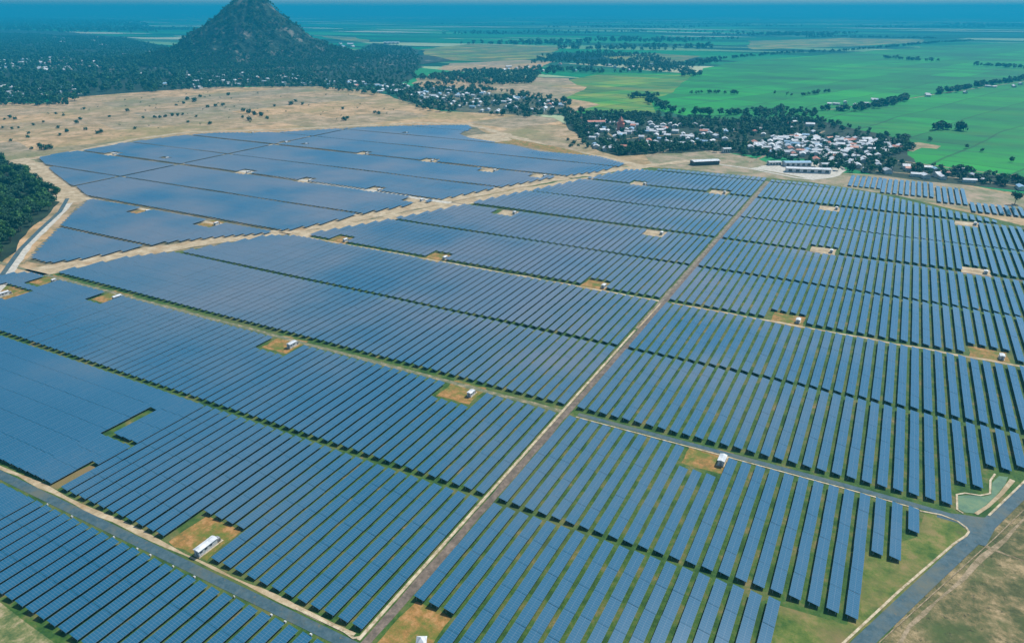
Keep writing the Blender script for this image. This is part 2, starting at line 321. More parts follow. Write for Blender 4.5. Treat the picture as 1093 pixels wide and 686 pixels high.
for nm, a, c in (('path', -385, -98), ('path', -91, 190)):
    gr(nm, [(a, 364.0), (c, 364.2)], 2.2, .17, M['tan'], amp=1.5)
    gr(nm, [(a+60 if a < -200 else a, 497), (c, 497.4)], 2.2, .17, M['track'], amp=1.5)
    gr(nm, [(a+115 if a < -200 else a, 632), (c, 632)], 2.2, .17, M['track'], amp=1.5)
# bright dirt road across the farm, its branches and the ring road
ribbon('dirt_road', [(12, 296), (38, 290), (75, 284), (105, 276), (180, 264.5), (232, 255.5), (288, 250), (330, 243), (380, 233), (430, 223.5), (487, 211), (560, 196.5), (620, 186), (680, 179)], 22, .17, M['tan'], amp=7)
ribbon('dirt_road', [(660, 182), (700, 176), (745, 171)], 13, .175, M['tan'], amp=6)
ribbon('dirt_road', [(690, 179), (640, 168), (600, 160), (560, 150), (520, 138), (500, 133), (440, 131)], 17, .172, M['tan'], amp=8)
ribbon('dirt_road', [(-10, 320), (8, 294), (30, 262), (52, 240), (70, 222), (78, 212)], 7, .176, M['palegravel'], amp=2)
ribbon('road', [(-14, 322), (2, 294), (22, 266), (44, 244), (64, 226), (72, 212)], 4, .181, M['asphalt'])
ribbon('dirt_road', [(82, 216), (70, 204), (55, 190), (42, 182), (25, 172), (14, 171)], 26, .178, M['tan'], amp=14)
ribbon('dirt_road', [(14, 172), (50, 167), (95, 159), (150, 148), (200, 141.5), (228, 140.5), (300, 138.5), (370, 135), (440, 132)], 15, .179, M['tan'], amp=8)
ribbon('dirt_road', [(78, 206), (100, 214), (140, 221), (200, 233), (288, 250)], 6, .174, M['tan'], amp=4)
ribbon('dirt_road', [(200, 175), (262, 183), (340, 195), (400, 204), (455, 213), (480, 217)], 7, .174, M['palegravel'], amp=4)
ribbon('dirt_road', [(76, 202), (125, 191), (160, 184), (215, 174), (240, 167), (300, 152), (345, 143)], 4, .173, M['tan'], amp=3)
ribbon('dirt_road', [(98, 160), (150, 167), (200, 175)], 6, .173, M['palegravel'], amp=4)
ribbon('dirt_road', [(440, 165), (531, 182), (600, 188), (640, 188)], 5, .173, M['tan'], amp=4)
sheet('bare_ground', [(486, 148), (505, 144), (535, 143), (548, 150), (530, 152), (512, 150)], .20, M['tan'], 4, 15)
sheet('clearing', [(520, 151), (540, 147), (600, 158), (636, 167), (600, 164), (560, 156)], .19, M['clay'], 3, 20)
# perimeter road at the right, kerb and pond
ribbon('road', [(880, 728), (921, 686), (980, 630), (1040, 574), (1093, 523), (1180, 440)], 5.2, .19, M['asphalt'])
ribbon('road_kerb', [(938, 686), (990, 639), (1050, 585), (1062, 574), (1093, 544), (1180, 462)], .35, .26, M['scrubtrack'], thick=.15)
ribbon('road_kerb', [(981.5, 545.3), (1005, 549.8), (1022, 556.5), (1031, 563), (1034, 567.5), (1031, 572), (1018, 580.5), (960, 630.5), (902, 684.5), (860, 724)], .8, .33, M['concrete'], thick=.22)
ribbon('road_kerb', [(1055, 550.5), (1091, 516), (1150, 458)], .8, .33, M['concrete'], thick=.22)
ribbon('dirt_road', [(925, 740), (970, 668), (1040, 605), (1100, 548), (1180, 470)], 1.5, .10, M['scrubtrack'], amp=1.6)
ribbon('dirt_road', [(1052, 583), (1075, 592), (1110, 604)], 1.0, .11, M['scrubtrack'], amp=1.5)
sheet('pond', [(1022, 529), (1035, 528.5), (1050, 530), (1058, 528), (1059, 515), (1066, 508), (1076, 509), (1073, 517), (1062, 530), (1050, 541), (1041, 548), (1030, 547), (1023, 543)], .2, M['water'])
ribbon('pond_bank', [(1028, 548), (1021.5, 544), (1021, 528), (1030, 526.5), (1046, 529), (1056.5, 527), (1057, 513), (1062, 506)], .8, .36, M['concrete'], thick=.2)
ribbon('pond_bank', [(1043, 549.5), (1055, 541), (1068, 527), (1080, 512)], 1.3, .26, M['tan'], thick=.12, amp=1)

# ---------------------------------------------------------------- mountain
TERR = {}
def theight(X, Y):
    t = TERR; i = int((X-t['cx']+t['rad'])/(2*t['rad'])*(t['n']-1)); j = int((Y-t['cy']+t['rad'])/(2*t['rad'])*(t['n']-1))
    return max(0, t['h'][i*t['n']+j]) if 0 <= i < t['n'] and 0 <= j < t['n'] else 0
def mountain():
    cx, cy = G(277, 66); n_ = 190; rad = 640; base = 226
    rx, ry = cY, sY                                             # picture-right direction on the ground
    prof = [(0, .985), (24, .995), (38, .96), (62, .86), (110, .63), (170, .38), (230, .19), (300, .085), (380, .035), (480, .01), (640, 0)]
    def hp(d):
        for (a, ha), (b_, hb) in zip(prof, prof[1:]):
            if d <= b_: return ha+(hb-ha)*(d-a)/(b_-a)
        return 0
    vs = []; fs = []
    for i in range(n_):
        for j in range(n_):
            x = -rad+2*rad*i/(n_-1); y = -rad+2*rad*j/(n_-1)
            u = x*rx+y*ry; wv = -x*ry+y*rx
            sxx = 1.0 if u > 0 else 1.04
            d = math.hypot(u*.80/sxx, wv*.9)
            an = math.atan2(wv, u)
            d2 = d*(1+.10*noise.noise(Vector((math.cos(an)*2.2, math.sin(an)*2.2, d*.004)))+.0*d)
            h_ = base*hp(max(0, d2))
            amp = min(1, h_/60)
            h_ += amp*(15*noise.fractal(Vector((x*.011, y*.011, 5)), 1.0, 2.1, 4)+8*noise.fractal(Vector((x*.04, y*.04, 2)), .8, 2.2, 4)-13*min(1, d/60)*abs(noise.noise(Vector((an*3.2+.3*math.sin(d*.02), d*.003, 8))))+5)
            # a second lower knob beside the top, as in the ridge of the photo
            h_ += 5*math.exp(-((u-14)**2+wv**2)/300.)
            vs.append((cx+x, cy+y, max(h_, -.4 if d > 560 else h_)))
    for i in range(n_-1):
        for j in range(n_-1):
            a = i*n_+j; fs.append((a, a+n_, a+n_+1, a+1))
    TERR.update(cx=cx, cy=cy, rad=rad, n=n_, h=[q[2] for q in vs])
    me = bpy.data.meshes.new('mountain'); me.from_pydata(vs, [], fs)
    me.materials.append(noisy('wooded_rock', [(.3, (.006, .022, .016)), (.5, (.012, .035, .022)), (.7, (.025, .05, .028))], .035, second=[(.016, (.20, .18, .14), .56, .64), (.05, (.24, .22, .19), .62, .70)], nrough=.75, bump=6))
    me.update(); tag(link('mountain', me), kind='structure')
    return (cx, cy)
MC = mountain()

# ---------------------------------------------------------------- solar rows
SL = 4.0; TILT = math.radians(11); W = SL*math.cos(TILT); LOW = 1.25; HI = LOW+SL*math.sin(TILT)
def table_mesh(L):
    "one tilted table of modules: local origin under its near end, rows along +Y, high edge at -X"
    mb = MB(); x0, x1 = -W/2, W/2; th = .06; g_ = .06
    top = [(x0, g_, HI), (x1, g_, LOW), (x1, L-g_, LOW), (x0, L-g_, HI)]
    bot = [(x, y, z-th) for x, y, z in top]
    mb.quad(top, 0); mb.quad(bot[::-1], 1)
    for i in range(4): j = (i+1) % 4; mb.quad([bot[i], bot[j], top[j], top[i]], 2)
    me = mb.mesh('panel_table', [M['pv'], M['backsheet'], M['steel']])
    uv = me.uv_layers.new(name='uv')
    for li, (a, c) in enumerate(((0, g_), (SL, g_), (SL, L-g_), (0, L-g_))): uv.data[li].uv = (c, a*3.3/SL)
    return me
# uv: x along the row (1 m modules), y across the slope (two modules high -> seam in the middle and at both edges)
def frame_mesh(L):
    mb = MB(); k = max(1, round(L/6)); sl = math.tan(TILT)
    for i in range(k+1):
        y = .35+(L-.7)*i/k
        for x in (-W*.3, W*.3):
            z = (LOW+HI)/2-x*sl-.14
            mb.box(x-.06, x+.06, y-.06, y+.06, -.55, z)
        zc = (LOW+HI)/2-.11; d = W*.46
        a = [(-d, y-.05, zc+d*sl-.06), (d, y-.05, zc-d*sl-.06), (d, y+.05, zc-d*sl-.06), (-d, y+.05, zc+d*sl-.06)]
        b_ = [(p[0], p[1], p[2]+.04) for p in a]
        mb.quad(b_)
        mb.quad(a[::-1])
        for q in range(4): r = (q+1) % 4; mb.quad([a[q], a[r], b_[r], b_[q]])
    for x in (-W*.3, W*.3):
        z = (LOW+HI)/2-x*sl-.1; mb.box(x-.05, x+.05, .1, L-.1, z-.09, z)
    return mb.mesh('support_frame', [M['steel']])
tcache = {}; fcache = {}
def tmesh(L):
    k = round(L, 1)
    if k not in tcache: tcache[k] = table_mesh(k)
    return tcache[k]
def fmesh(L):
    k = round(L, 1)
    if k not in fcache: fcache[k] = frame_mesh(k)
    return fcache[k]
# station positions measured on the photograph; each has a clearing cut into the rows beside it
ST_PX = [(216, 590, 9), (769, 497, 6), (505, 420, 5), (312, 370, 6), (119, 322, 6), (641, 310, 5), (471, 279, 5), (366, 259, 5), (851, 346, 5), (1069, 384, 5),
         (544, 231, 4), (703, 253, 4), (887, 270, 4), (1052, 293, 4), (690, 196, 4), (774, 206, 4), (893, 223, 4), (1040, 238, 4),
         (131, 164, 5), (179, 170, 5), (269, 184, 5), (331, 194, 5), (402, 205, 5), (455, 213, 5), (306, 153, 5), (327, 155, 5), (395, 164, 5), (460, 173, 5), (531, 182, 5), (583, 188, 5),
         (157, 227, 5), (228, 241, 5), (4, 316, 8), (62, 300, 3), (434, 143, 4), (270, 143, 4)]
ROADS = [99, 231, 364, 497, 632]
cuts = []; stations = []
for sx_, sy_, ln in ST_PX:
    X, Y = G(sx_, sy_); X /= S; Y /= S
    if (sx_, sy_) == (4, 316):
        cuts.append((X-20, X+12, 193, 208)); stations.append((X, Y, ln, None)); continue
    r = min(ROADS, key=lambda q: abs(q-Y))
    above = Y > r
    if ln == 9: cuts.append((-174.5, -156, 97, 116.5)); yy = 106
    elif abs(Y-r) > 16: cuts.append((X-9, X+4, Y-4, Y+4)); yy = Y
    elif above: cuts.append((X-14, X+3.2, r-4, r+14)); yy = r+5.5
    else: cuts.append((X-14, X+3.2, r-17.5, r+1)); yy = r-7
    stations.append((X, yy, ln, above))
cuts += [(-234, -229, 97, 117), (-248, -244, 132, 152), (-97, -80, 60, 118.2), (-249, -230, 131, 132.6)]
BANDS = [(66, 95, 'nearer than the paved road'), (103, 164.4, 'beyond the paved road'), (167.2, 226.5, 'before the second cross road'), (234, 294.5, 'beyond the second cross road'),
         (297.5, 361, 'before the third cross track'), (367, 428, 'beyond the third cross track'), (431, 494, 'before the fourth cross track'), (500, 560, 'beyond the fourth cross track'),
         (563, 628.5, 'before the fifth cross track'), (635, 698, 'beyond the fifth cross track'), (701, 762, 'in the far strip'), (765, 826, 'in the second farthest strip'), (829, 890, 'in the farthest strip')]
def inside(poly, x, y):
    r = False; j = len(poly)-1
    for i in range(len(poly)):
        xi, yi = poly[i]; xj, yj = poly[j]
        if (yi > y) != (yj > y) and x < (xj-xi)*(y-yi)/(yj-yi)+xi: r = not r
        j = i
    return r
UG = lambda L: [tuple(a/S for a in G(*p)) for p in L]
POLY_A = [(-600, 60), (-98.0, 60), (-98.0, 716), (-195, 711), (-232, 690), (-262, 608), (-322, 449), (-365, 362), (-384, 353), (-407, 300), (-430, 272), (-441, 236), (-462, 222), (-475, 205), (-520, 160), (-600, 120)]
POLY_B = [(-94.0, 60), (-4, 60), (-4, 165.5), (15.5, 165.5), (16.5, 197), (26, 197), (27, 213), (32, 213), (33, 231), (41, 231), (41.5, 249), (50.5, 249), (51, 265), (62, 265), (66, 278), (110, 365), (190, 520), (190, 620), (101, 629), (75, 649), (46, 664), (15, 685), (-23, 706), (-60, 711), (-94, 709)]
POLY_C = UG([(52, 282), (33, 277), (62, 246), (78, 229), (90, 219), (96, 213), (82, 201), (75, 198.5), (56, 184), (42, 170), (62, 165), (91, 161.5), (130, 154), (160, 150), (200, 145), (229, 143), (300, 142), (350, 139), (380, 137), (440, 135), (500, 134.5), (504, 138), (490, 144), (500, 148), (531, 153), (548, 156), (577, 163), (639, 168), (668, 176), (640, 184), (595, 190), (545, 199), (460, 216), (400, 227), (345, 240), (290, 250), (237, 254), (180, 260), (130, 270), (80, 279)])
EXT = [(-27, 1, 717, 768), (1, 45, 702, 766), (45, 69, 686, 752), (69, 128, 664, 698)]
PITCH = 4.83
def spans(poly, x, y0, y1):
    "parts of [y0,y1] inside the outline and outside the cuts at this x"
    out = []; cur = None; st_ = .5; y = y0
    while y <= y1+1e-6:
        ok = inside(poly, x, y) and not any(a <= x <= b_ and c <= y <= d for a, b_, c, d in cuts)
        if ok and cur is None: cur = y
        if (not ok or y+st_ > y1) and cur is not None:
            if y-cur > 5: out.append((cur, y if ok else y-st_))
            cur = None
        y += st_
    return out
ROWS = []
def fill(poly, xs, where):
    for k, x in enumerate(xs):
        for bi, (a, c, nm) in enumerate(BANDS):
            for y0, y1 in spans(poly, x, a, c): ROWS.append((x, y0, y1, where, k+1, bi))
fill(POLY_A, [-100.3-PITCH*k for k in range(104)], 'left')
fill(POLY_B, [-91.4+PITCH*k for k in range(60)], 'right')
def gapx(x): return abs(x+655) > 2.0
fill(POLY_C, [x for x in (-236-PITCH*k for k in range(150)) if gapx(x)], 'corner')
for e, (xa, xb, ya, yb) in enumerate(EXT):
    k = 0; x = xa+1.6
    while x < xb-1.5: ROWS.append((x, ya+1.5, yb, 'extra%d' % e, k+1, e)); x += PITCH; k += 1
def area(r):
    x, y0, y1 = r[0]*S, r[1]*S, r[2]*S; t = 0; nseg = 8
    for i in range(nseg):
        ya = y0+(y1-y0)*i/nseg; yb = y0+(y1-y0)*(i+1)/nseg; ym = (ya+yb)/2
        q = P(x, ym, 1.3)
        if q is None or not (0 < q[0] < 1093 and 0 < q[1] < 686): continue
        a, b_, c, d = P(x-W/2, ya, 1.5), P(x+W/2, ya, 1), P(x+W/2, yb, 1), P(x-W/2, yb, 1.5)
        t += abs((c[0]-a[0])*(d[1]-b_[1])-(d[0]-b_[0])*(c[1]-a[1]))/2
    return t
ROWS = [(area(r), r) for r in ROWS]
seen = [q for q in ROWS if q[0] > 0]
near_ = [r for a, r in ROWS if a == 0 and (lambda q: q and -260 < q[0] < 1350 and 0 < q[1] < 900)(P(r[0]*S, (r[1]+r[2])/2*S))]
seen.sort(key=lambda q: -q[0])
ordw = lambda k: '%d%s' % (k, 'th' if 10 <= k % 100 <= 20 else {1: 'st', 2: 'nd', 3: 'rd'}.get(k % 10, 'th'))
SIDE = {'left': 'left of the central path', 'right': 'right of the central path'}
def row_z(X, Y): return .12+.5*noise.noise(Vector((X*.012, Y*.012, 2)))+.12*noise.noise(Vector((X*.3, Y*.02, 6)))
used = {}
def wide(x, y0): return 1.44 if x < -231 and 60 < y0 < 160 else 1.0
def make_row(r, i):
    x, y0, y1, where, k, bi = r; L = (y1-y0)*S
    root = empty('solar_panel_row', (x*S, y0*S, row_z(x*S, y0*S)))
    if where in SIDE: lab = 'solar panel row %s %s, %s' % (ordw(k), SIDE[where], BANDS[bi][2])
    elif where == 'corner': lab = 'solar panel row %s left of the dirt road corner, %s' % (ordw(k), BANDS[bi][2])
    else: lab = 'short solar panel row, %s from left in step %s of the annex at the village side' % (ordw(k), bi+1)
    if lab in used: lab = lab.replace('solar panel row', 'farther row' if used[lab] < y0 else 'nearer row')
    used[lab] = y0
    lab = lab.replace('just ', '') if len(lab.split()) > 16 else lab
    tag(root, lab, 'solar panels', 'rows of solar panels across the farm'); root.scale.x = wide(x, y0)
    n_ = max(1, round(L/13.2)); l = L/n_
    for q in range(n_):
        o = link('panel_table', tmesh(l), root); o.location = ((R.random()-.5)*.1, q*l, (R.random()-.5)*.08)
        o.rotation_euler = (0, math.radians(R.uniform(-.6, .6)), 0)
        f_ = link('support_frame', fmesh(l), root); f_.location = (0, q*l, 0)
for i, (a, r) in enumerate(seen[:300]): make_row(r, i)
# the remaining rows, too many to list: one object
rest = [r for a, r in seen[300:]]+near_
V = []; Fc = []; MI = []; UV = []
for x, y0, y1, *_ in rest:
    L = (y1-y0)*S; n_ = max(1, round(L/13.2)); l = L/n_
    for q in range(n_):
        X = x*S; Y = y0*S+q*l; dt = math.radians(R.uniform(-.6, .6)); dz = row_z(X, y0*S)+(R.random()-.5)*.05
        ph = noise.noise(Vector((X*.006, Y*.006, 1)))*.018
        a = TILT+dt+ph; zc = (LOW+HI)/2+dz; hw = SL/2*math.cos(a)*wide(x, y0); hz = SL/2*math.sin(a)
        top = [(X-hw, Y+.06, zc+hz), (X+hw, Y+.06, zc-hz), (X+hw, Y+l-.06, zc-hz), (X-hw, Y+l-.06, zc+hz)]
        k = len(V); V += top; V += [(u, v_, z-.06) for u, v_, z in top]
        Fc.append((k, k+1, k+2, k+3)); MI.append(0); UV += [(.06, 0), (.06, 3.3), (l-.06, 3.3), (l-.06, 0)]
        Fc.append((k+7, k+6, k+5, k+4)); MI.append(1); UV += [(0, 0)]*4
        for s_ in range(4):
            t_ = (s_+1) % 4; Fc.append((k+4+s_, k+4+t_, k+t_, k+s_)); MI.append(2); UV += [(0, 0)]*4
        for yy in (Y+.5, Y+l/2):
            for xx in (X-W*.3, X+W*.3):
                zt = zc-(xx-X)*math.tan(a)-.1; k = len(V)
                V += [(xx-.07, yy, .1), (xx+.07, yy, .1), (xx+.07, yy, zt), (xx-.07, yy, zt)]; Fc.append((k, k+1, k+2, k+3)); MI.append(2); UV += [(0, 0)]*4
me = bpy.data.meshes.new('distant_solar_rows'); me.from_pydata(V, [], Fc)
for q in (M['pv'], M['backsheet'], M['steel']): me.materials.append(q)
me.polygons.foreach_set('material_index', MI)
uv = me.uv_layers.new(name='uv'); uv.data.foreach_set('uv', [c for p_ in UV for c in p_]); me.update()
o = link('distant_solar_rows', me)
tag(o, 'blue grey rows of solar panels farther back in the farm, merging with distance', 'solar panels', None, 'stuff')

# ---------------------------------------------------------------- clearings and transformer stations
for i, (a, b_, c, d) in enumerate(cuts[:len(ST_PX)]):
    if not inview(a*S, c*S, 120): continue
    x, y, ln, ab = stations[i]
    if b_-a < 14: continue
    sheet('clearing', [(a*S+1.2, max(c, y-8)*S+1), (b_*S-.5, max(c, y-8)*S+1), (b_*S-.5, min(d, y+12)*S-.2), (a*S+1.2, min(d, y+12)*S-.2)] if ln != 9 else [U(-173.5, 102.3), U(-156.5, 102.3), U(-157.5, 116.8), U(-173, 116.8)], .155, M['clay'] if y < 400 else M['tan'], .9, 4, px=False)
sheet('clearing', [U(-93.2, 101), U(-80.5, 92), U(-80.5, 118), U(-92, 118.5)], .155, M['clay'], .9, 4, px=False)
sheet('clearing', [U(-234, 102.5), U(-229.5, 102.5), U(-229.5, 117), U(-233, 117)], .157, M['verge'], .5, 4, px=False)
def station_meshes(L):
    b_ = MB(); b_.box(-1.45, 1.45, 0, L, .25, 3.0)
    p_ = MB(); p_.box(-1.9, 1.9, -.5, L+2.6, 0, .25)
    r_ = MB()
    r_.quad([(-1.75, -.3, 3.0), (0, -.3, 3.5), (0, L+.3, 3.5), (-1.75, L+.3, 3.0)]); r_.quad([(0, -.3, 3.5), (1.75, -.3, 3.0), (1.75, L+.3, 3.0), (0, L+.3, 3.5)])
    r_.quad([(-1.75, -.3, 3.0), (1.75, -.3, 3.0), (0, -.3, 3.5)]); r_.quad([(1.75, L+.3, 3.0), (-1.75, L+.3, 3.0), (0, L+.3, 3.5)]); r_.quad([(-1.75, L+.3, 2.995), (1.75, L+.3, 2.995), (1.75, -.3, 2.995), (-1.75, -.3, 2.995)])
    d_ = MB(); d_.box(-.5, .5, -.06, -.002, .27, 2.35); d_.box(-1.51, -1.452, L*.35, L*.35+1, .27, 2.35)
    v_ = MB()
    for k in range(max(1, int(L/2.5))):
        for z in (1.7, 1.95, 2.2): v_.box(1.452, 1.54, .5+k*2.4, 1.7+k*2.4, z, z+.14)
    t_ = MB(); t_.box(-.9, .9, L+.5, L+2.0, .27, 1.9)
    for k in range(7): t_.box(-1.3, -.9, L+.55+k*.2, L+.62+k*.2, .5, 1.6); t_.box(.9, 1.3, L+.55+k*.2, L+.62+k*.2, .5, 1.6)
    for k in (-.5, 0, .5): t_.cyl(k, L+1.2, 1.9, 2.5, .1, .06, 8)
    return [('slab', p_.mesh('slab', [M['concrete']])), ('cabin', b_.mesh('cabin', [M['whitewall']])), ('roof', r_.mesh('roof', [M['roof_white']])), ('door', d_.mesh('door', [M['greymetal']])), ('vent', v_.mesh('vent', [M['darkmetal']])), ('transformer', t_.mesh('transformer', [M['greymetal']]))]
scache = {}
WH = {99: 'paved road', 231: 'second cross road', 364: 'third cross track', 497: 'fourth cross track', 632: 'fifth cross track'}
ulabs = {}
for i, (x, y, ln, ab) in enumerate(stations):
    if ln not in scache: scache[ln] = station_meshes(ln)
    root = empty('transformer_station', (x*S, (y-ln/2/S)*S, .16), 0); q_ = .8 if ln < 6 else .92; root.scale = (q_, q_, q_)
    par = {}
    for nm, me in scache[ln]: par[nm] = link(nm, me, par['cabin'] if nm in ('roof', 'door', 'vent') else root)
    sx_, sy_, _ = ST_PX[i]; r = min(ROADS, key=lambda q: abs(q-y))
    sec = 'upper left fields' if inside(POLY_C, x, y) or y > 640 else ('left of the path' if x < -96 else 'right of the path')
    key = (r, sec, 'above' if ab else 'below'); ulabs.setdefault(key, []).append((sx_, root))
for (r, sec, ab), L in ulabs.items():
    L.sort(key=lambda q: q[0])
    for k, (sx_, root) in enumerate(L):
        lab = 'white transformer cabin by the %s, %s%s' % (WH[r], sec, ', %s from left' % ordw(k+1) if len(L) > 1 else '')
        tag(root, lab[:200], 'transformer station', 'white transformer stations in clearings')
# white pointed shelter cut by the bottom edge
root = empty('white_shelter', (*[q for q in G(450, 690)], .16), .5)
p_ = MB(); a, h_ = 1.7, 4.0
for s_, t_ in (((-a, -2.2), (a, -2.2)), ((a, -2.2), (a, 2.2)), ((a, 2.2), (-a, 2.2)), ((-a, 2.2), (-a, -2.2))): p_.quad([(*s_, 2.2), (*t_, 2.2), (0, 0, h_)])
p_.quad([(-a, 2.2, 2.2), (a, 2.2, 2.2), (a, -2.2, 2.2), (-a, -2.2, 2.2)])
link('roof', p_.mesh('roof', [M['roof_white']]), root)
p_ = MB(); p_.box(-1.4, 1.4, -1.9, 1.9, 0, 2.19); link('wall', p_.mesh('wall', [M['whitewall']]), root)
tag(root, 'white cabin with pointed roof cut by the bottom edge, in the orange clearing', 'cabin')
# white marker blocks along the paved road
mk = MB(); mk.box(-.45, .45, -.35, .35, 0, .55); mk.box(-.34, .34, -.25, .25, .55, .7); mme = mk.mesh('marker_block', [M['whitewall']])
MKX = [-224, -211, -190, -179, -173, -163, -154, -138, -124, -119, -110]
for k, x in enumerate(MKX):
    o = link('marker_block', mme); o.location = (x*S, 96.0*S, .14); s_ = R.uniform(.6, 1.15); o.scale = (s_, s_, 1)
    tag(o, 'white marker block on the near edge of the paved road, %s from left' % ordw(k+1), 'marker', 'white blocks along the paved road')

# ---------------------------------------------------------------- trees
def tree_meshes(seed, h, cr, nleaf, leaf, squat=.8, m='leaf', low=.48):
    r = random.Random(seed); t = MB()
    th = h*.45
    t.cyl(0, 0, 0, th, h*.03, h*.018, 7)
    for k in range(4):
        a = r.uniform(0, 6.28); dx, dy = math.cos(a)*cr*.5, math.sin(a)*cr*.5; b0 = len(t.v); q = h*.012
        for (x, y, z, w_) in ((0, 0, th*.75, q*1.3), (dx, dy, h*.72, q*.5)):
            t.v += [(x+w_, y, z), (x-w_*.5, y+w_*.87, z), (x-w_*.5, y-w_*.87, z)]
        for i in range(3): j = (i+1) % 3; t.f.append((b0+i, b0+j, b0+3+j, b0+3+i)); t.m.append(0)
    c = MB(); lobes = []
    for k in range(9):
        a = r.uniform(0, 6.28); rr = cr*.62*math.sqrt(r.random()); z = h*(low+(.84-low)*r.random())
        lobes.append((rr*math.cos(a), rr*math.sin(a), z, cr*r.uniform(.33, .55)))
    lobes.append((0, 0, h*.72, cr*.6))
    for k in range(nleaf):
        lx_, ly_, lz_, lr = r.choice(lobes)
        d = Vector((r.gauss(0, 1), r.gauss(0, 1), r.gauss(0, 1))).normalized()*(lr*r.uniform(.55, 1.0))
        p0 = Vector((lx_, ly_, lz_))+Vector((d.x, d.y, d.z*squat))
        if p0.z < h*(low-.2): continue
        nrm = (d.normalized()+Vector((r.uniform(-.6, .6), r.uniform(-.6, .6), r.uniform(-.3, .8)))).normalized()
        t1 = nrm.cross(Vector((r.random(), r.random(), r.random()+.1))).normalized(); t2 = nrm.cross(t1); s_ = leaf*r.uniform(.6, 1.3)
        c.quad([p0-t1*s_, p0-t2*s_*.6, p0+t1*s_, p0+t2*s_*.6])
    return t.mesh('trunk', [M['bark']]), c.mesh('crown', [M[m]])
NEAR = [tree_meshes(10+k, 8.5+k % 3, 4.2+.4*(k % 2), 520, .62, m='leaf2' if k % 2 == 0 else 'leaf') for k in range(6)]
SHRUB = [tree_meshes(30+k, 4.4, 3.6, 260, .6, m='leaf', low=.25) for k in range(4)]
FAR = [tree_meshes(50+k, 8+.6*k, 4.8, 95, 1.35, low=.3, m='leaf2' if k in (2, 4) else 'leaf') for k in range(5)]
# crowns for the far woods as plain arrays
def arr(mt): me = mt[1]; return (np.array([v_.co[:] for v_ in me.vertices]), len(me.polygons))
TREES = []       # (px size, X, Y, scale, rot, meshset, group)
def plant(X, Y, sc, kind, grp):
    q = P(X, Y, 4)
    if q is None: return
    TREES.append((10*sc*F/q[2] if inview(X, Y) else 0, X, Y, sc, R.uniform(0, 6.28), kind, grp))
def scatter(poly, spacing, sc, kind, grp, keep=1.0, nz=None, px=True):
    g_ = [G(*p) for p in poly] if px else poly
    x0, x1 = min(p[0] for p in g_), max(p[0] for p in g_); y0, y1 = min(p[1] for p in g_), max(p[1] for p in g_)
    x = x0
    while x < x1:
        y = y0
        while y < y1:
            X, Y = x+R.uniform(-.5, .5)*spacing, y+R.uniform(-.5, .5)*spacing
            if R.random() < keep and inside(g_, X, Y) and (nz is None or noise.noise(Vector((X*nz[0], Y*nz[0], 7))) > nz[1]) and not any(abs(X-hx) < 5 and abs(Y-hy) < 5 for hx, hy in HSPOT if abs(X-hx) < 5):
                plant(X, Y, sc*R.uniform(.65, 1.3), kind, grp)
            y += spacing
        x += spacing
def hedge(pts, wid, spacing, sc, grp, keep=.85):
    g_ = [G(*p) for p in pts]
    for a, c in zip(g_, g_[1:]):
        L = math.dist(a, c); k = max(1, int(L/spacing))
        for i in range(k):
            if R.random() > keep: continue
            t = (i+R.random())/k
            plant(a[0]+(c[0]-a[0])*t+R.uniform(-1, 1)*wid, a[1]+(c[1]-a[1])*t+R.uniform(-1, 1)*wid, sc*R.uniform(.7, 1.3), 'far', grp)
# ---------------------------------------------------------------- houses (sites first, trees avoid them)
HSPOT = []; HOUSES = []
def hamlet(poly, num, grp, size=1.0, mind=9):
    g_ = [G(*p) for p in poly]; x0, x1 = min(p[0] for p in g_), max(p[0] for p in g_); y0, y1 = min(p[1] for p in g_), max(p[1] for p in g_)
    n_ = 0; tries = 0; mine = []
    while n_ < num and tries < num*40:
        tries += 1; X, Y = R.uniform(x0, x1), R.uniform(y0, y1)
        if not inside(g_, X, Y) or any(math.hypot(X-a, Y-b_) < mind*size for a, b_ in mine): continue
        mine.append((X, Y)); HSPOT.append((X, Y)); n_ += 1
        q = P(X, Y, 3); wd, ln = R.uniform(5, 9)*size, R.uniform(8, 15)*size
        HOUSES.append((wd*F/q[2] if inview(X, Y) else 0, X, Y, wd, ln, R.choice([.2, .2+math.pi/2, .35, R.uniform(0, 3)]), R.choices(['white', 'grey', 'blue', 'red'], [60, 22, 11, 7])[0], grp))
VR = 'village before the green fields'
hamlet([(622, 140), (640, 128), (700, 130), (770, 138), (780, 150), (740, 156), (690, 160), (650, 165), (628, 158)], 88, VR)
hamlet([(800, 153), (850, 147), (900, 148), (955, 153), (962, 160), (945, 168), (900, 178), (865, 172), (830, 168), (795, 158)], 150, VR)
hamlet([(900, 170), (960, 178), (1020, 182), (1093, 190), (1140, 200), (1093, 203), (1020, 194), (930, 187), (905, 182)], 26, VR)
hamlet([(770, 140), (850, 128), (880, 142), (850, 150), (780, 150)], 16, VR)
hamlet([(875, 110), (945, 106), (950, 116), (880, 120)], 14, 'hamlet on the lane across the green fields')
hamlet([(955, 104), (1004, 98), (1093, 88), (1093, 93), (1000, 104)], 8, 'hamlet on the lane across the green fields')
VM = 'village across the middle behind the pasture'
hamlet([(432, 99), (470, 94), (520, 99), (560, 104), (602, 108), (605, 122), (560, 124), (500, 119), (450, 112)], 95, VM, 1.1)
hamlet([(345, 86), (400, 90), (440, 92), (440, 102), (400, 99), (345, 94)], 36, VM, 1.3)
hamlet([(500, 76), (580, 68), (640, 70), (600, 80), (540, 84)], 16, VM, 1.5)
hamlet([(640, 66), (720, 66), (720, 78), (650, 76)], 8, VM, 1.5)
VL = 'village below the mountain at the left'
hamlet([(190, 82), (245, 79), (335, 80), (345, 90), (300, 93), (240, 92), (190, 96)], 70, VL, 1.15, 16)
